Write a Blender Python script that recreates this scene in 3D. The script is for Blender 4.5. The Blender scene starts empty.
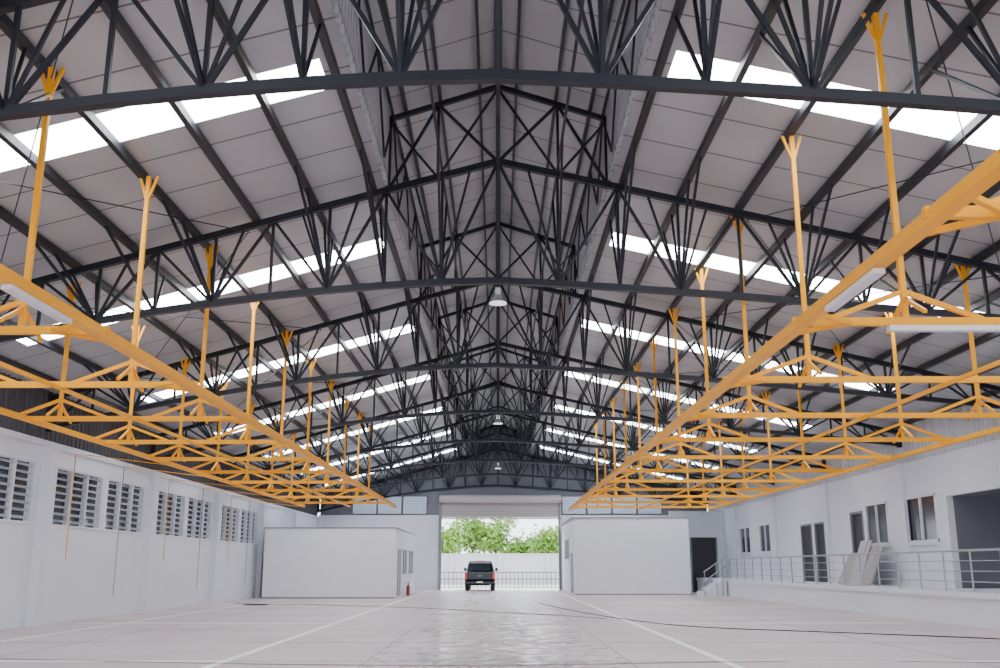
import bpy, math, random
from mathutils import Vector
random.seed(7)
D=bpy.data
SC=bpy.context.scene

# ---------------------------------------------------------------- materials
def mat(name,col,rough=0.6,metal=0.0,emis=None,es=0.0,noise=0.0,nscale=3.0,bump=0.0,spec=0.5,alpha=None):
    m=D.materials.new(name); m.use_nodes=True
    nt=m.node_tree; b=nt.nodes['Principled BSDF']
    b.inputs['Base Color'].default_value=(*col,1)
    b.inputs['Roughness'].default_value=rough
    b.inputs['Metallic'].default_value=metal
    b.inputs['Specular IOR Level'].default_value=spec
    if emis:
        b.inputs['Emission Color'].default_value=(*emis,1); b.inputs['Emission Strength'].default_value=es
    if noise>0 or bump>0:
        tc=nt.nodes.new('ShaderNodeTexCoord'); n=nt.nodes.new('ShaderNodeTexNoise')
        n.inputs['Scale'].default_value=nscale; n.inputs['Detail'].default_value=6
        nt.links.new(tc.outputs['Object'],n.inputs['Vector'])
        if noise>0:
            mx=nt.nodes.new('ShaderNodeMixRGB'); mx.blend_type='MIX'
            mx.inputs[1].default_value=(*[c*(1-noise) for c in col],1)
            mx.inputs[2].default_value=(*[min(1,c*(1+noise)) for c in col],1)
            nt.links.new(n.outputs['Fac'],mx.inputs[0]); nt.links.new(mx.outputs[0],b.inputs['Base Color'])
        if bump>0:
            bp=nt.nodes.new('ShaderNodeBump'); bp.inputs['Strength'].default_value=bump; bp.inputs['Distance'].default_value=0.02
            nt.links.new(n.outputs['Fac'],bp.inputs['Height']); nt.links.new(bp.outputs[0],b.inputs['Normal'])
    return m

M_steel=mat('truss_steel',(0.010,0.012,0.020),0.5,0.0,noise=0.25,nscale=2,spec=.35)
M_purl=mat('purlin_steel',(0.028,0.028,0.034),0.5,0.0,noise=0.2,spec=.35)
M_orange=mat('orange_paint',(0.93,0.40,0.0),0.45,noise=0.06,spec=.3)
M_white=mat('white_plaster',(0.71,0.72,0.79),0.75,noise=0.04,nscale=0.8)
M_white2=mat('white_panel',(0.76,0.77,0.83),0.6,noise=0.03)
M_trim=mat('white_trim',(0.75,0.75,0.8),0.45)
M_glass=mat('dark_glass',(0.02,0.027,0.045),0.12)
M_slat=mat('louver_slat',(0.36,0.40,0.48),0.35)
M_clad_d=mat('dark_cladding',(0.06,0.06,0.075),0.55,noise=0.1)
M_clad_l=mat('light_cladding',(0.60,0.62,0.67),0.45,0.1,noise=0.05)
M_sky=mat('skylight_sheet',(0.9,0.92,0.95),0.5,emis=(0.90,0.95,1.0),es=19)
M_door=mat('door_dark',(0.02,0.02,0.024),0.5)
M_doorframe=mat('door_frame_grey',(0.22,0.22,0.25),0.5)
M_rail=mat('stainless',(0.36,0.37,0.40),0.35,0.7)
M_black=mat('rubber_black',(0.012,0.012,0.012),0.6)
M_grey=mat('cable_grey',(0.2,0.19,0.2),0.6)
M_conc=mat('concrete',(0.6,0.59,0.58),0.85,noise=0.12,nscale=0.6,bump=0.1)
M_shut=mat('shutter_metal',(0.50,0.46,0.45),0.5,0.1)

def floor_mat():
    m=D.materials.new('epoxy_floor'); m.use_nodes=True; nt=m.node_tree; L=nt.links.new; N=nt.nodes.new
    b=nt.nodes['Principled BSDF']; tc=N('ShaderNodeTexCoord')
    n1=N('ShaderNodeTexNoise'); n1.inputs['Scale'].default_value=0.35; n1.inputs['Detail'].default_value=8
    n2=N('ShaderNodeTexNoise'); n2.inputs['Scale'].default_value=2.8; n2.inputs['Detail'].default_value=6
    L(tc.outputs['Object'],n1.inputs[0]); L(tc.outputs['Object'],n2.inputs[0])
    cr=N('ShaderNodeValToRGB'); cr.color_ramp.elements[0].position=.3; cr.color_ramp.elements[1].position=.7
    cr.color_ramp.elements[0].color=(0.50,0.405,0.42,1); cr.color_ramp.elements[1].color=(0.66,0.55,0.57,1)
    L(n1.outputs['Fac'],cr.inputs[0]); L(cr.outputs[0],b.inputs['Base Color'])
    sp=N('ShaderNodeSeparateXYZ'); L(tc.outputs['Object'],sp.inputs[0])
    ab=N('ShaderNodeMath'); ab.operation='ABSOLUTE'; L(sp.outputs['X'],ab.inputs[0])
    mr=N('ShaderNodeMapRange'); mr.inputs[1].default_value=1.3; mr.inputs[2].default_value=2.6
    mr.inputs[3].default_value=0.0; mr.inputs[4].default_value=1.0; L(ab.outputs[0],mr.inputs[0])
    r2=N('ShaderNodeMapRange'); r2.inputs[1].default_value=.38; r2.inputs[2].default_value=.62
    r2.inputs[3].default_value=.13; r2.inputs[4].default_value=.42; L(n2.outputs['Fac'],r2.inputs[0])
    mx=N('ShaderNodeMix'); L(mr.outputs[0],mx.inputs[0]); L(r2.outputs[0],mx.inputs[2]); mx.inputs[3].default_value=0.40
    L(mx.outputs[0],b.inputs['Roughness']); b.inputs['Specular IOR Level'].default_value=.5
    bp=N('ShaderNodeBump'); bp.inputs['Strength'].default_value=.12; bp.inputs['Distance'].default_value=.02
    L(n2.outputs['Fac'],bp.inputs['Height']); L(bp.outputs[0],b.inputs['Normal'])
    return m
M_floor=floor_mat()

def roof_mat():
    m=D.materials.new('roof_sheet'); m.use_nodes=True; nt=m.node_tree; L=nt.links.new; N=nt.nodes.new
    b=nt.nodes['Principled BSDF']; tc=N('ShaderNodeTexCoord'); sp=N('ShaderNodeSeparateXYZ'); L(tc.outputs['Object'],sp.inputs[0])
    def stripe(period,width):
        d=N('ShaderNodeMath'); d.operation='DIVIDE'; d.inputs[1].default_value=period; L(sp.outputs['Y'],d.inputs[0])
        f=N('ShaderNodeMath'); f.operation='FRACT'; L(d.outputs[0],f.inputs[0])
        c=N('ShaderNodeMath'); c.operation='LESS_THAN'; c.inputs[1].default_value=width/period; L(f.outputs[0],c.inputs[0]); return c
    s1=stripe(1.266,0.04)
    n=N('ShaderNodeTexNoise'); n.inputs['Scale'].default_value=0.5; L(tc.outputs['Object'],n.inputs[0])
    cr=N('ShaderNodeValToRGB'); cr.color_ramp.elements[0].color=(0.335,0.355,0.375,1); cr.color_ramp.elements[1].color=(0.47,0.495,0.52,1)
    L(n.outputs['Fac'],cr.inputs[0])
    mx=N('ShaderNodeMixRGB'); L(s1.outputs[0],mx.inputs[0]); L(cr.outputs[0],mx.inputs[1]); mx.inputs[2].default_value=(0.12,0.12,0.13,1)
    L(mx.outputs[0],b.inputs['Base Color']); b.inputs['Roughness'].default_value=.42; b.inputs['Metallic'].default_value=.15
    return m
M_roof=roof_mat()

# ---------------------------------------------------------------- mesh builder
class MB:
    def __init__(s): s.v=[]; s.f=[]; s.m=[]
    def poly(s,pts,mi=0):
        i=len(s.v); s.v+= [tuple(p) for p in pts]; s.f.append(tuple(range(i,i+len(pts)))); s.m.append(mi)
    def hexa(s,p,mi=0):
        i=len(s.v); s.v+=[tuple(q) for q in p]
        for f in ((0,3,2,1),(4,5,6,7),(0,1,5,4),(1,2,6,5),(2,3,7,6),(3,0,4,7)):
            s.f.append(tuple(i+k for k in f)); s.m.append(mi)
    def box(s,a,b,mi=0):
        x0,x1=sorted((a[0],b[0])); y0,y1=sorted((a[1],b[1])); z0,z1=sorted((a[2],b[2]))
        s.hexa([(x0,y0,z0),(x1,y0,z0),(x1,y1,z0),(x0,y1,z0),(x0,y0,z1),(x1,y0,z1),(x1,y1,z1),(x0,y1,z1)],mi)
    def bar(s,p,q,w,h=None,mi=0):
        h=h or w; p=Vector(p); q=Vector(q); d=(q-p)
        if d.length<1e-6: return
        d.normalize(); up=Vector((0,0,1))
        if abs(d.z)>.98: up=Vector((0,1,0))
        a=d.cross(up).normalized(); u=a.cross(d).normalized()
        a*=w/2; u*=h/2
        s.hexa([p-a-u,p+a-u,p+a+u,p-a+u,q-a-u,q+a-u,q+a+u,q-a+u],mi)
    def cyl(s,p,q,r0,r1=None,n=12,mi=0,cap=True):
        r1=r0 if r1 is None else r1; p=Vector(p); q=Vector(q); d=(q-p).normalized()
        up=Vector((0,0,1)) if abs(d.z)<.9 else Vector((1,0,0))
        a=d.cross(up).normalized(); u=a.cross(d); i=len(s.v)
        for c,r in ((p,r0),(q,r1)):
            for k in range(n):
                t=2*math.pi*k/n; s.v.append(tuple(c+a*math.cos(t)*r+u*math.sin(t)*r))
        for k in range(n):
            s.f.append((i+k,i+(k+1)%n,i+n+(k+1)%n,i+n+k)); s.m.append(mi)
        if cap:
            s.f.append(tuple(i+k for k in reversed(range(n)))); s.m.append(mi)
            s.f.append(tuple(i+n+k for k in range(n))); s.m.append(mi)
    def prism(s,prof,x0,x1,mi=0,inset=None):
        n=len(prof); i=len(s.v)
        for x,sg in ((x0,1),(x1,-1)):
            for k,(y,z) in enumerate(prof):
                dx=inset[k]*sg if inset else 0
                s.v.append((x+dx,y,z))
        s.f.append(tuple(i+k for k in range(n))); s.m.append(mi)
        s.f.append(tuple(i+n+k for k in reversed(range(n)))); s.m.append(mi)
        for k in range(n):
            s.f.append((i+k,i+n+k,i+n+(k+1)%n,i+(k+1)%n)); s.m.append(mi)
    def mesh(s,name,mats):
        me=D.meshes.new(name); me.from_pydata(s.v,[],s.f)
        for m in mats: me.materials.append(m)
        me.polygons.foreach_set('material_index',s.m); me.update()
        return me
    def obj(s,name,mats,parent=None,loc=(0,0,0),bevel=0):
        o=D.objects.new(name,s.mesh(name,mats)); o.location=loc; SC.collection.objects.link(o)
        if parent: o.parent=parent
        if bevel:
            b=o.modifiers.new('bevel','BEVEL'); b.width=bevel; b.segments=2; b.limit_method='ANGLE'
        return o
def empty(name,loc=(0,0,0)):
    o=D.objects.new(name,None); o.location=loc; SC.collection.objects.link(o); return o
def wall_holes(mb,axis,c0,c1,u0,u1,z0,z1,holes,mi=0):
    us=sorted({u0,u1,*[h[0] for h in holes],*[h[1] for h in holes]})
    us=[u for u in us if u0<=u<=u1]
    for a,b in zip(us,us[1:]):
        mid=(a+b)/2
        cuts=sorted([(h[2],h[3]) for h in holes if h[0]<mid<h[1]])
        z=z0
        for (ca,cb) in cuts+[(z1,z1)]:
            if ca>z+1e-4:
                if axis=='x': mb.box((c0,a,z),(c1,b,ca),mi)
                else: mb.box((a,c0,z),(b,c1,ca),mi)
            z=max(z,cb)

# ---------------------------------------------------------------- dimensions (x signed)
XL,XR=-11.4,13.3
YF,YB=-8.0,62.6
TY=[9.4+7.6*i for i in range(-2,8)]
def zr(x): return 9.0-(.28*-x if x<0 else .23*x)
def zt(x): return zr(x)-.20
def zb(x): return 6.47-(.0818*(-x/5.1)**1.7*5.1 if x<0 else .05*x**1.2)
def zm(x): return 10.5-.33*abs(x)
MW=2.05
PURL=[2.3+1.08*k for k in range(10)]

# ---------------------------------------------------------------- floor & ground
f=MB(); f.box((XL-.2,YF,-.15),(XR+4,YB+.2,0)); f.obj('floor',[M_floor])
g=MB(); g.box((-90,-60,-.4),(90,160,-.16)); g.obj('ground',[M_conc])
ap=MB(); ap.box((-30,YB+.2,-.16),(30,82.5,-.02)); ap.obj('driveway',[M_conc])
M_line=mat('line_paint',(1,1,1),0.4); M_joint=mat('floor_joint',(0.30,0.25,0.27),0.6)
l=MB()
for x in (-4.17,3.45): l.box((x-.07,4,.001),(x+.07,61,.006))
for x in (-9.6,): l.box((x-.05,4,.001),(x+.05,45,.006))
for y in (15.6,26,40):
    l.box((XL+.6,y-.07,.001),(-4.24,y+.07,.006)); l.box((3.52,y-.07,.001),(10.4,y+.07,.006))
l.obj('floor_marking_lines',[M_line])
l=MB()
for y in [8+3.8*i for i in range(14)]: l.box((XL,y-.012,.0005),(11.2,y+.012,.003))
for x in (-8,-2,2,7.2): l.box((x-.012,4,.0005),(x+.012,61,.003))
l.obj('floor_expansion_joints',[M_joint])

# ---------------------------------------------------------------- roof
SK=[(y+2.9,y+3.78) for y in TY if y+4<YB and y>-6]
ro=MB(); sk=MB()
def rquad(mb,x0,x1,y0,y1,zf,t=.05,mi=0):
    a,b=x0,x1
    mb.hexa([(a,y0,zf(a)),(b,y0,zf(b)),(b,y1,zf(b)),(a,y1,zf(a)),(a,y0,zf(a)+t),(b,y0,zf(b)+t),(b,y1,zf(b)+t),(a,y1,zf(a)+t)],mi)
for sgn,xe in ((-1,-XL+.4),(1,XR+.4)):
    xa,xb=2.5,(10.3 if sgn<0 else 11.4)
    y=YF
    for (s0,s1) in SK+[(YB+.3,YB+.3)]:
        if s0>y: rquad(ro,sgn*MW,sgn*xe,y,s0,zr)
        if s1>s0:
            rquad(ro,sgn*MW,sgn*xa,s0,s1,zr); rquad(ro,sgn*xb,sgn*xe,s0,s1,zr)
            rquad(sk,sgn*xa,sgn*xb,s0,s1,zr,.03)
        y=s1
    rquad(ro,0,sgn*(MW+.35),YF,YB+.3,zm)
ro.obj('ceiling_roof_sheets',[M_roof])
sk.obj('skylight_panels',[M_sky])
pu=MB()
for sgn,xe in ((-1,11.2),(1,13.0)):
    for x in PURL+[13.1]:
        if x>xe+.2: continue
        X=sgn*x; z=zr(X)-.085
        pu.bar((X,YF,z),(X,YB,z),.05,.13); pu.bar((X+.04*sgn,YF,z-.055),(X+.04*sgn,YB,z-.055),.06,.02)
    for x in (.35,1.1,1.75):
        X=sgn*x; pu.bar((X,YF,zm(x)-.07),(X,YB,zm(x)-.07),.05,.12)
pu.obj('roof_purlins',[M_purl])
mc=MB()
for sgn in (-1,1):
    y=YF; q=zr(sgn*MW)-.15
    while y<YB-.3:
        for (a,b,x0,x1) in ((0,.09,0,0),(.09,.12,0,.05),(.12,.22,.05,.05),(.22,.25,.05,0)):
            X0=sgn*(MW+.02-x0+.03); X1=sgn*(MW+.02-x1+.03)
            mc.poly([(X0,y+a,q),(X1,y+b,q),(X1,y+b,zm(MW)),(X0,y+a,zm(MW))])
        y+=.25
mc.obj('monitor_side_cladding',[M_clad_l])

# ---------------------------------------------------------------- roof truss (one shared mesh)
def truss_mesh():
    t=MB(); C=.115; W=.052; P=1.08
    near=lambda a:min(PURL,key=lambda p:abs(p-a))
    for sgn,xe in ((-1,-XL),(1,XR)):
        n=round(xe/P); xs=[xe*i/n for i in range(n+1)]
        for i,(a,b) in enumerate(zip(xs,xs[1:])):
            A,B=sgn*a,sgn*b; Mx=(A+B)/2
            t.bar((A,0,zt(A)),(B,0,zt(B)),C,C)
            t.bar((A,0,zb(A)),(B,0,zb(B)),C,C)
            if i>0: t.bar((A,0,zb(A)),(A,0,zt(A)),W)
            if i<len(xs)-2:
                if i%2==0: t.bar((A,0,zt(A)),(B,0,zb(B)),W); t.bar((B,0,zb(B)),(Mx,0,zt(Mx)),W*.8)
                else: t.bar((A,0,zb(A)),(B,0,zt(B)),W); t.bar((A,0,zb(A)),(Mx,0,zt(Mx)),W*.8)
            else: t.bar((A,0,zt(A)),(B,0,zb(B)),W)
        X=sgn*xe
        t.bar((X,0,zb(X)-.1),(X,0,zt(X)+.1),.14)
        M=sgn*MW
        t.bar((M,0,zt(M)),(M,0,zm(MW)-.1),.08)
        t.bar((0,0,zm(0)-.16),(sgn*(MW+.2),0,zm(MW+.2)-.16),.09)
        h=MW*.55*sgn
        t.bar((0,0,zt(0)),(h,0,zm(h)-.16),W); t.bar((h,0,zt(h)),(h,0,zm(h)-.16),W); t.bar((M,0,zt(M)),(h,0,zm(h)-.16),W)
        t.bar((h,0,zt(h)),(0,0,zm(0)-.2),W*.8); t.bar((h,0,zt(h)),(M,0,zm(M)-.2),W*.8)
        for i in (1,2,3,5,6,7,9):
            if i>=len(xs)-2: continue
            A=sgn*xs[i]
            E=sgn*near(xs[i]) if i>1 else A
            for dy in ((-1.9,-.9,.9,1.9) if i not in (1,6) else (-1.5,1.5)):
                t.bar((A,0,zb(A)),(E,dy,zr(E)-.14),W*.8)
    t.bar((0,0,zb(0)),(0,0,zm(0)-.16),.085)
    for dy in (-1.9,1.9):
        t.bar((0,0,zb(0)),(0,dy,zt(0)),W); t.bar((0,0,zt(0)),(0,dy,zm(0)-.1),W)
    return t.mesh('roof_truss',[M_steel])
tm=truss_mesh()
for y in TY:
    if y<1: continue
    o=D.objects.new('roof_truss',tm); o.location=(0,y,0); SC.collection.objects.link(o)
lt=MB()
lt.bar((0,YF,zt(0)),(0,YB,zt(0)),.07); lt.bar((0,YF,zm(0)-.2),(0,YB,zm(0)-.2),.06)
# struts carrying the fan heads either side of the first node
for sgn in (-1,1):
    X=sgn*11.4/11 if sgn<0 else 13.3/12
    lt.bar((X,YF,zr(X)-.14),(X,YB,zr(X)-.14),.045)
# longitudinal ridge lattice
y=TY[1]
k=0
while y<TY[-1]-.1:
    y2=y+7.6/6
    lt.bar((0,y,zt(0) if k%2==0 else zm(0)-.2),(0,y2,zm(0)-.2 if k%2==0 else zt(0)),.045)
    for sgn in (-1,1):
        X=sgn*(MW-.07); lo,hi=zr(X)-.1,zm(X)-.15
        lt.bar((X,y,lo if k%2 else hi),(X,y2,hi if k%2 else lo),.035)
    y=y2; k+=1
for sgn in (-1,1):
    X=sgn*(MW-.07); lt.bar((X,YF,zm(X)-.15),(X,YB,zm(X)-.15),.045)
    for n in range(len(TY)-1):
        y0,y1=TY[n],TY[n+1]
        a,b=sgn*4.6,sgn*9.2
        lt.cyl((a,y0,zt(a)-.1),(b,y1,zt(b)-.1),.010,n=5,cap=False)
        lt.cyl((b,y0,zt(b)-.1),(a,y1,zt(a)-.1),.010,n=5,cap=False)
lt.obj('roof_bracing',[M_steel])

# ---------------------------------------------------------------- left wall
wz0,wz1=2.42,3.95
LW=[]
for yc in [TY[i] for i in range(2,8)]:
    for a,b in ((.55,3.65),(4.0,7.05)):
        if yc+b<YB-.5 and yc+b<47.5: LW.append((yc+a,yc+b))
w=MB(); wall_holes(w,'x',XL-.2,XL,YF,YB,0,4.35,[(a,b,wz0,wz1) for a,b in LW])
for y in TY[1:]:
    w.box((XL,y-.22,0),(XL+.22,y+.22,4.35))
w.box((XL-.2,YF,4.35),(XL+.06,YB,4.5))
w.obj('wall_left',[M_white])
def ribwall(name,X,z0,z1,m,y0=YF,y1=YB,d=1):
    c=MB(); y=y0
    while y<y1:
        for (a,b,x0,x1) in ((0,.14,0,0),(.14,.17,0,.04),(.17,.22,.04,.04),(.22,.25,.04,0)):
            c.poly([(X+d*x0,y+a,z0),(X+d*x1,y+b,z0),(X+d*x1,y+b,z1),(X+d*x0,y+a,z1)])
        y+=.25
    return c.obj(name,[m])
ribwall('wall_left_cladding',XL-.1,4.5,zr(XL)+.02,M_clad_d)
def louver_window(name,X,y0,y1,z0,z1,cols=3,d=1):
    c=MB()
    def B(u0,u1,za,zb_,t0,t1,mi): c.box((X-d*t0,u0,za),(X-d*t1,u1,zb_),mi)
    fw=.05
    B(y0,y1,z0,z0+fw,-.03,.12,0); B(y0,y1,z1-fw,z1,-.03,.12,0)
    for k in range(cols+1):
        u=y0+(y1-y0-fw)*k/cols; B(u,u+fw,z0+fw,z1-fw,-.03,.12,0)
    B(y0+fw,y1-fw,z0+fw,z1-fw,.13,.15,2)
    n=8
    for k in range(n):
        z=z0+fw+(z1-z0-2*fw)*(k+.5)/n
        c.hexa([(X-d*.11,y0+fw,z+.03),(X-d*.02,y0+fw,z-.03),(X-d*.02,y1-fw,z-.03),(X-d*.11,y1-fw,z+.03),
                (X-d*.11,y0+fw,z+.05),(X-d*.02,y0+fw,z-.01),(X-d*.02,y1-fw,z-.01),(X-d*.11,y1-fw,z+.05)],1)
    return c.obj(name,[M_trim,M_slat,M_glass])
wi=1
for a,b in LW:
    louver_window('window_%d'%wi,XL,a,b,wz0,wz1); wi+=1

# ---------------------------------------------------------------- right: dock, office wall
DZ=.8; DX=11.5
dk=MB(); dk.box((DX,YF,0),(XR-.002,57.9,DZ)); dk.box((XR,YF,0),(XR+3.99,29.1,DZ)); dk.box((DX-.05,YF,DZ-.14),(DX,57.9,DZ))
dk.obj('loading_dock',[M_white])
RW=[(29.9,32.2,2.15,3.6),(33.7,35.7,2.15,3.6),(48.4,50.4,2.1,3.5),(52.3,54.5,2.1,3.5)]
RD=[(36.0,37.3,DZ,3.4),(40.3,41.6,DZ,3.2),(42.0,43.5,DZ,3.2)]
w=MB(); wall_holes(w,'x',XR,XR+.2,29.2,YB,0,4.7,RW+RD)
w.box((XR,YF,3.45),(XR+.2,29.2,4.7))
for y in TY[1:]:
    if y>29: w.box((XR-.12,y-.2,DZ),(XR,y+.2,4.7))
    else: w.box((XR-.12,y-.2,3.45),(XR,y+.2,4.7))
w.obj('wall_right',[M_white])
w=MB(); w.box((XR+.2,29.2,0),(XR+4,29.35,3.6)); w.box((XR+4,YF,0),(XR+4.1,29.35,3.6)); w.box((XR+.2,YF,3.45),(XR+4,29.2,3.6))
w.obj('wall_right_recess',[mat('recess_shade',(.16,.16,.19),.7,noise=.06)])  # shade inside the recess is put into the wall colour as dark grey
bk=MB(); bk.box((XR+.9,29.4,0),(XR+1,YB,4.5)); bk.obj('wall_right_inner',[M_clad_d])
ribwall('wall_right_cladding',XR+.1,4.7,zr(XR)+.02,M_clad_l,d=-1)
def slide_window(name,X,y0,y1,z0,z1):
    c=MB(); fw=.07
    c.box((X-.03,y0,z0),(X+.1,y1,z0+fw)); c.box((X-.03,y0,z1-fw),(X+.1,y1,z1))
    for u in (y0,(y0+y1)/2-fw/2,y1-fw): c.box((X-.03,u,z0),(X+.1,u+fw,z1))
    c.box((X+.04,y0,z0),(X+.06,y1,z1),1)
    c.box((X-.08,y0-.08,z0-.08),(X,y1+.08,z0)); return c.obj(name,[M_trim,M_glass])
for h in RW: slide_window('window_%d'%wi,XR,*h); wi+=1
for i,h in enumerate(RD):
    c=MB(); y0,y1,z0,z1=h
    c.box((XR-.03,y0,z0),(XR+.15,y0+.08,z1)); c.box((XR-.03,y1-.08,z0),(XR+.15,y1,z1)); c.box((XR-.03,y0,z1-.08),(XR+.15,y1,z1))
    c.box((XR+.06,y0+.08,z0),(XR+.1,y1-.08,z1-.08),1); c.cyl((XR,y0+.2,z0+1),(XR+.06,y0+.2,z0+1),.03,mi=2)
    c.obj('door_%d'%(i+1),[M_doorframe,M_door,M_rail])
r=MB(); y=20.0
while y<=50.01:
    r.cyl((DX+.1,y,DZ),(DX+.1,y,DZ+1.0),.025,n=8); y+=1.5
for z,rr in ((1.0,.03),(.75,.012),(.5,.012),(.25,.012)): r.cyl((DX+.1,20,DZ+z),(DX+.1,50,DZ+z),rr,n=8)
r.obj('dock_railing',[M_rail])
s=MB()
for k in range(4): s.box((DX-.06-.3*(4-k),50.2,0),(DX-.06-.3*(3-k),51.8,.2*(k+1)))
s.obj('stairs',[M_white])
r=MB()
for k in (0,2,3): r.cyl((DX-.36-.3*(3-k)+.1,50.15,0),(DX-.36-.3*(3-k)+.1,50.15,.2*(k+1)+1.0),.022,n=8)
for dz in (1.15,.7): r.cyl((DX-1.2,50.15,dz),(DX-.08,50.15,.75+dz),.025,n=8)
r.obj('stair_railing',[M_rail])
c=MB()
for k,(y,h,wd) in enumerate(((33.2,1.3,1.3),(34.2,1.5,1.0),(35.0,1.1,1.4))):
    c.hexa([(XR-1.0,y,DZ),(XR-.96,y,DZ),(XR-.96,y+wd,DZ),(XR-1.0,y+wd,DZ),(XR-.45,y,DZ+h),(XR-.41,y,DZ+h),(XR-.41,y+wd,DZ+h),(XR-.45,y+wd,DZ+h)],k%2)
    c.bar((XR-.95,y+wd*.3,DZ+.02),(XR-.45,y+wd*.3,DZ+h),.05,.05,0)
c.obj('leaning_boards',[mat('board_beige',(.38,.34,.33),.7),mat('board_grey',(.45,.45,.47),.7)])

# ---------------------------------------------------------------- back wall
OX0,OX1,OZ=-3.65,3.9,4.45
BW=[(x,x+1.45,4.7,5.75) for x in (-9.2,-7.6,-6.0,4.1,5.7,7.3,8.9)]
w=MB(); wall_holes(w,'y',YB,YB+.2,XL,XR,0,4.6,[(OX0,OX1,-.1,OZ)])
w.obj('wall_back',[M_white])
w=MB()
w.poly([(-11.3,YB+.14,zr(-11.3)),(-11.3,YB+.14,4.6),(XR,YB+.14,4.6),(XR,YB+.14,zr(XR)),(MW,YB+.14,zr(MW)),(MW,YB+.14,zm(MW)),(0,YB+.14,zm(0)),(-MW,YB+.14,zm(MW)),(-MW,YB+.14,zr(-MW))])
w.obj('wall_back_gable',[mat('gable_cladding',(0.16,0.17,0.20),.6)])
M_frost=mat('frosted_glass',(.25,.32,.42),.3,emis=(.5,.7,.95),es=.35)
for (a,b,c0,c1) in BW:
    c=MB()
    for x in (a,b-.05): c.box((x,YB-.03,c0),(x+.05,YB+.1,c1))
    c.box((a,YB-.03,c0),(b,YB+.1,c0+.05)); c.box((a,YB-.03,c1-.05),(b,YB+.1,c1))
    for k in range(1,6): z=c0+(c1-c0)*k/6; c.box((a,YB,z-.02),(b,YB+.06,z+.02))
    c.box((a,YB+.07,c0),(b,YB+.09,c1),1); c.obj('window_%d'%wi,[M_trim,M_frost]); wi+=1
c=MB(); z=OZ-.1
while z<5.35:
    c.box((OX0-.1,YB-.12,z),(OX1+.1,YB-.05,z+.075),0); z+=.095
c.cyl((OX0-.05,YB-.3,5.6),(OX1+.1,YB-.3,5.6),.25,n=20,mi=0)
for x in (OX0,OX1): c.box((x-.1,YB-.15,0),(x+.02 if x>0 else x+.1,YB-.001,5.6),1)
c.obj('roller_shutter',[M_shut,M_doorframe])

# ---------------------------------------------------------------- partition rooms
def room(name,x0,x1,y0,y1,h,wins=(),side=1):
    e=empty(name,((x0+x1)/2,y0,0)); lx,ly=(x0+x1)/2,y0
    def ad(mb,n,ms):
        o=mb.obj(n,ms,parent=e); o.location=(-lx,-ly,0); return o
    w=MB(); w.box((x0,y0,0),(x1,y0+.12,h)); w.box((x0,y1-.12,0),(x1,y1,h))
    sx=x1 if side>0 else x0
    wall_holes(w,'x',sx-.12 if side>0 else sx,sx if side>0 else sx+.12,y0+.12,y1-.12,0,h,wins)
    ox=x0 if side>0 else x1-.12
    w.box((ox,y0+.12,0),(ox+.12,y1-.12,h)); w.box((x0+.13,y0+.13,h-.1),(x1-.13,y1-.13,h-.02))
    ad(w,'room_walls',[M_white2])
    b=MB(); b.box((x0-.01,y0-.02,0),(x1+.01,y0,.06)); ad(b,'baseboard',[M_doorframe])
    b=MB(); b.box((x0-.02,y0-.03,h),(x1+.02,y0+.14,h+.05)); b.box((sx-.14,y0,h),(sx+.02,y1,h+.05)); ad(b,'roof_trim',[M_doorframe])
    g=MB()
    for (a,b_,c0,c1) in wins:
        xx=sx-.06*side
        g.box((xx-.02,a,c0),(xx+.02,b_,c1),1)
        for u in (a,(a+b_)/2,b_-.06): g.box((xx-.08,u,c0),(xx+.08,u+.06,c1),0)
        g.box((xx-.08,a,c1-.06),(xx+.08,b_,c1),0); g.box((xx-.08,a,c0),(xx+.08,b_,c0+.06),0)
    ad(g,'glazing',[M_trim,M_glass])
room('partition_office',XL+.55,-4.75,46.2,57,3.15,wins=[(47,49,0.0,2.3),(49.6,52,1.0,2.3),(53,55.8,1.0,2.3)],side=1)
room('partition_storeroom',4.0,10.0,52,YB-.35,3.9,wins=[(53,55,.0,2.2),(56,59.5,1.8,3.0)],side=-1)
c=MB(); c.box((10.05,58,0),(11.2,58.15,4.6)); c.box((12.8,58,0),(XR-.01,58.15,4.6)); c.box((11.2,58,3.1),(12.8,58.15,4.6)); c.obj('wall_dock_end',[M_white])
c=MB(); c.box((11.22,58.05,0),(12.78,58.1,3.08),1); c.box((11.22,58.0,0),(11.3,58.05,3.08)); c.box((12.7,58,0),(12.78,58.05,3.08)); c.obj('door_4',[M_doorframe,M_door])

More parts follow.
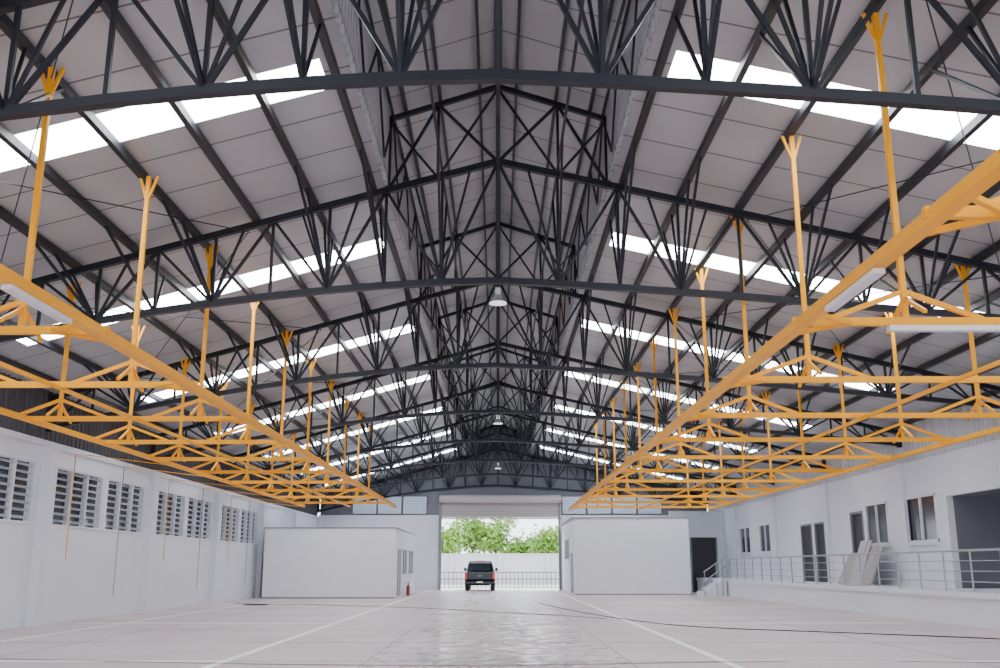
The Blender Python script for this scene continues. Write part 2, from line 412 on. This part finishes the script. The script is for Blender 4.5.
# ---------------------------------------------------------------- orange lighting support frames
M_fix=mat('fixture_white',(.7,.7,.73),.4)
FZ=4.0
def frame(sgn,xi,xo,ys,y0,y1,hx,fix):
    o=MB()
    o.bar((sgn*xi,y0,FZ),(sgn*xi,y1,FZ),.075,.10)
    o.bar((sgn*xi,y0,FZ-.065),(sgn*xi,y1,FZ-.065),.13,.025)
    o.bar((sgn*xo,y0,FZ),(sgn*xo,y1,FZ),.08,.095)
    for y in ys:
        o.bar((sgn*(xi-.05),y,FZ+.03),(sgn*(xo+.1),y,FZ+.03),.07,.09)
        for h in hx:
            X=sgn*h; top=zr(X)-.14
            o.bar((X,y,FZ),(X,y,top),.062)
            o.bar((X,y,top-.42),(X-.14,y,top),.036); o.bar((X,y,top-.42),(X+.14,y,top),.036)
            for dx in (-1,1):
                o.bar((X,y,FZ+.38),(X+dx*.85,y,FZ+.06),.05,.055)
            for dy in (-1,1):
                o.bar((X,y,FZ+.3),(X,y+dy*.5,FZ+.02),.04)
        o.bar((sgn*xi,y-.5,FZ),(sgn*(xi+.6),y,FZ+.02),.05); o.bar((sgn*xi,y+.5,FZ),(sgn*(xi+.6),y,FZ+.02),.05)
    o.bar((sgn*(xi+xo)/2,y0,FZ-.02),(sgn*(xi+xo)/2,y1,FZ-.02),.05,.055)
    for f_ in fix:
        if f_[0]=='L':
            y=f_[1]; o.box((sgn*xi-.05,y-.65,FZ-.13),(sgn*xi+.05,y+.65,FZ-.08),1)
        else:
            xx,y=sgn*f_[1],f_[2]; o.box((xx-.65,y-.05,FZ-.075),(xx+.65,y+.05,FZ-.018),1)
    return o.obj('lighting_support_frame',[M_orange,M_fix])
frame(-1,4.5,8.5,[7.4+3.4*i for i in range(-1,11)],3.2,43.2,(5.45,8.0),[('L',9.2)])
frame(1,3.3,9.7,[7.0+3.4*i for i in range(-1,12)],2.6,45.4,(4.5,8.6),[('L',8.7),('T',4.95,10.4)])

c=MB()
for k,y in enumerate((25.6,29.0,33.1,37,41,44)):
    c.cyl((XL+.3,y,.6 if k%2 else 1.6),(XL+.3,y,4.3),.011,n=6,mi=k%2)
    c.cyl((XL+.3,y,4.3),(-8.62,y,FZ+.0),.011,n=6,mi=0)
c.obj('hanging_power_cords',[M_orange,M_grey])

# ---------------------------------------------------------------- high bay lamps
M_refl=mat('reflector_alu',(.5,.5,.52),.25,.6); M_bulb=mat('bulb_glass',(.9,.9,.9),.2,emis=(1,.98,.95),es=1.0)
lm=MB(); lm.cyl((0,0,0),(0,0,-.1),.012,n=6,mi=2); lm.cyl((0,0,-.08),(0,0,-.22),.055,.055,n=16,mi=0)
lm.cyl((0,0,-.2),(0,0,-.36),.05,.155,n=24,mi=0,cap=False); lm.cyl((0,0,-.355),(0,0,-.37),.158,.158,n=24,mi=1)
lme=lm.mesh('high_bay_lamp',[M_refl,M_bulb,M_black])
for y in (TY[3],TY[5],TY[7]):
    o=D.objects.new('high_bay_lamp',lme); o.location=(0,y,6.41); SC.collection.objects.link(o)

# ---------------------------------------------------------------- floor cables & debris
def cable(name,pts,r,m):
    cu=D.curves.new(name,'CURVE'); cu.dimensions='3D'; cu.bevel_depth=r; cu.bevel_resolution=2
    sp=cu.splines.new('NURBS'); sp.points.add(len(pts)-1); sp.use_endpoint_u=True; sp.order_u=4
    for p,q in zip(sp.points,pts): p.co=(q[0],q[1],r+.001,1)
    cu.materials.append(m); o=D.objects.new(name,cu); SC.collection.objects.link(o)
cable('floor_cable',[(1.6,40),(2.5,32),(3.6,27),(4.5,24),(7,22.5),(9,21),(10.6,19.8),(11.2,18)],.011,M_black)
cable('floor_cable',[(-10.5,40),(-9,38.5),(-7.5,39.5),(-6,37),(-3,36),(-1,33),(2,30),(3,28)],.010,M_grey)
cable('floor_cable',[(-8,16),(-2,14.5),(2,15.2),(6,15.9),(8.5,15)],.007,M_joint)
pts=[(-9.2+.5*math.cos(t*.9)*(1+.2*math.sin(t*2.3)),38.2+.45*math.sin(t*.9)) for t in range(22)]
cable('cable_coil',pts,.013,M_black)
c=MB(); c.cyl((-4.55,50.9,.02),(-4.55,50.9,.45),.09,n=16); c.cyl((-4.55,50.9,.45),(-4.55,50.9,.52),.09,.03,n=16); c.cyl((-4.55,50.9,.52),(-4.55,50.9,.6),.03,n=10,mi=1); c.bar((-4.6,50.9,.6),(-4.45,50.8,.64),.02,mi=1)
c.cyl((-4.55,50.9,0),(-4.55,50.9,.02),.08,n=16)
c.obj('fire_extinguisher',[mat('ext_red',(.3,.03,.03),.35),M_black])

# ---------------------------------------------------------------- pickup truck (rear view)
M_paint=mat('truck_paint',(.012,.014,.02),.18,.3); M_tl=mat('tail_light',(.55,.02,.015),.25,emis=(1,.05,.03),es=.3)
M_plate=mat('plate',(.8,.8,.78),.4); M_chr=mat('chrome',(.25,.25,.27),.25,.9); M_tgl=mat('truck_glass',(.03,.04,.05),.08)
TX,TYY=-1.1,60.6
tr=empty('pickup_truck',(TX,TYY,0))
b=MB()
b.prism([(0.05,.5),(0,.7),(0.02,1.08),(1.75,1.1),(1.75,1.14),(4.0,1.14),(4.9,1.02),(5.2,.8),(5.22,.45),(4.75,.42),(0.3,.42)],-.92,.92,0,inset=[.04,0,.03,.03,.03,.04,.08,.06,.04,.02,.02])
b.prism([(1.75,1.1),(1.9,1.62),(2.15,1.78),(3.2,1.78),(3.95,1.16)],-.86,.86,0,inset=[0,.1,.17,.17,.02])
b.obj('body',[M_paint],parent=tr,bevel=.03)
b=MB()
b.hexa([(-.66,1.76,1.2),(.66,1.76,1.2),(.66,1.86,1.2),(-.66,1.86,1.2),(-.58,1.87,1.6),(.58,1.87,1.6),(.58,1.97,1.6),(-.58,1.97,1.6)])
for sg in (-1,1):
    b.poly([(sg*.87,2.05,1.2),(sg*.87,3.7,1.2),(sg*.76,3.15,1.68),(sg*.76,2.2,1.68)])
b.poly([(-.7,3.93,1.2),(.7,3.93,1.2),(.6,3.27,1.74),(-.6,3.27,1.74)])
b.obj('windows',[M_tgl],parent=tr)
b=MB(); b.box((-.7,-.02,.68),(.7,.02,1.05),0); b.box((-.12,-.035,.86),(.12,-.01,.92),2)
for sg in (-1,1): b.box((sg*.77,-.03,.68),(sg*.92,.1,1.05),1)
b.box((-.9,-.16,.42),(.9,.04,.56),0); b.box((-.2,-.175,.46),(.2,-.155,.57),3)
b.box((-.3,1.9,1.76),(.3,1.95,1.8),1)
for sg in (-1,1): b.bar((sg*.84,3.5,1.22),(sg*.98,3.5,1.25),.04,mi=0); b.box((sg*.92,3.45,1.15),(sg*1.08,3.55,1.36),0)
b.obj('trim',[M_paint,M_tl,M_chr,M_plate],parent=tr,bevel=.01)
b=MB()
for y in (1.0,4.2):
    for sg in (-1,1):
        b.cyl((sg*.64,y,.36),(sg*.91,y,.36),.36,n=28,mi=0); b.cyl((sg*.9,y,.36),(sg*.925,y,.36),.21,n=20,mi=1)
b.obj('wheels',[M_black,M_chr],parent=tr,bevel=.02)
b=MB(); b.box((-.6,.3,.3),(.6,4.6,.44)); b.obj('chassis',[M_black],parent=tr)

# ---------------------------------------------------------------- outside
c=MB(); x=-14
while x<=14:
    c.cyl((x,68.5,-.02),(x,68.5,1.05),.025,n=6); x+=.28
for z in (.08,.6,1.05): c.bar((-14,68.5,z),(14,68.5,z),.06)
c.obj('sliding_gate',[mat('gate_grey',(.12,.12,.13),.5)])
c=MB(); c.box((-30,83,-.16),(30,83.2,2.4)); c.box((-30,82.95,2.4),(30,83.25,2.5)); 
for x in range(-28,30,4): c.box((x,82.85,-.16),(x+.3,83,2.45))
c.obj('boundary_wall',[mat('boundary_paint',(.5,.5,.52),.7)])
M_leaf=mat('foliage',(.20,.36,.06),.6,noise=.5,nscale=1.5); M_bark=mat('bark',(.12,.08,.05),.9)
def tree(x,y,h,r):
    t=MB(); t.cyl((0,0,0),(0,0,h*.55),.16,.09,n=8,mi=1)
    for k in range(6):
        a=k*1.05; t.cyl((0,0,h*.45),(math.cos(a)*r*.6,math.sin(a)*r*.6,h*.75),.06,.02,n=6,mi=1)
    cl=[(random.gauss(0,r*.45),random.gauss(0,r*.45),h*.7+random.gauss(0,h*.14)) for _ in range(24)]
    for c0 in cl:
        for _ in range(75):
            p=Vector(c0)+Vector([random.gauss(0,.38) for _ in range(3)])
            a=Vector([random.uniform(-1,1) for _ in range(3)]).normalized(); b=a.cross(Vector([random.uniform(-1,1) for _ in range(3)])).normalized()
            s=random.uniform(.09,.18); t.poly([p-a*s*1.6,p-b*s*.7,p+a*s*1.6,p+b*s*.7],0)
    t.obj('tree',[M_leaf,M_bark],loc=(x,y,-.16))
for x,y,h,r in ((-4.8,90,5.2,1.7),(-2.3,92,6.3,1.9),(-.2,94,6.0,1.6),(2.6,96,4.0,1.5),(4.6,91,5.3,1.6),(6.8,93,5.6,1.8),(-7,95,5.6,1.9),(9.5,96,5.5,2),(-10,94,5,1.8)):
    tree(x,y,h,r)

# ---------------------------------------------------------------- light
wd=D.worlds.new('world'); SC.world=wd; wd.use_nodes=True
bg=wd.node_tree.nodes['Background']; bg.inputs[0].default_value=(.88,.93,1,1); bg.inputs[1].default_value=4.6
sun=D.lights.new('sun','SUN'); sun.energy=6; sun.angle=.03; so=D.objects.new('sun',sun); SC.collection.objects.link(so)
so.rotation_euler=(math.radians(-25),math.radians(25),0)

# ---------------------------------------------------------------- camera
cam=D.cameras.new('camera'); cam.sensor_width=36; cam.lens=35; cam.shift_x=.002; cam.clip_end=500
co=D.objects.new('camera',cam); co.location=(0,0,1.4); co.rotation_euler=(math.radians(90+13.48),0,0)
SC.collection.objects.link(co); SC.camera=co
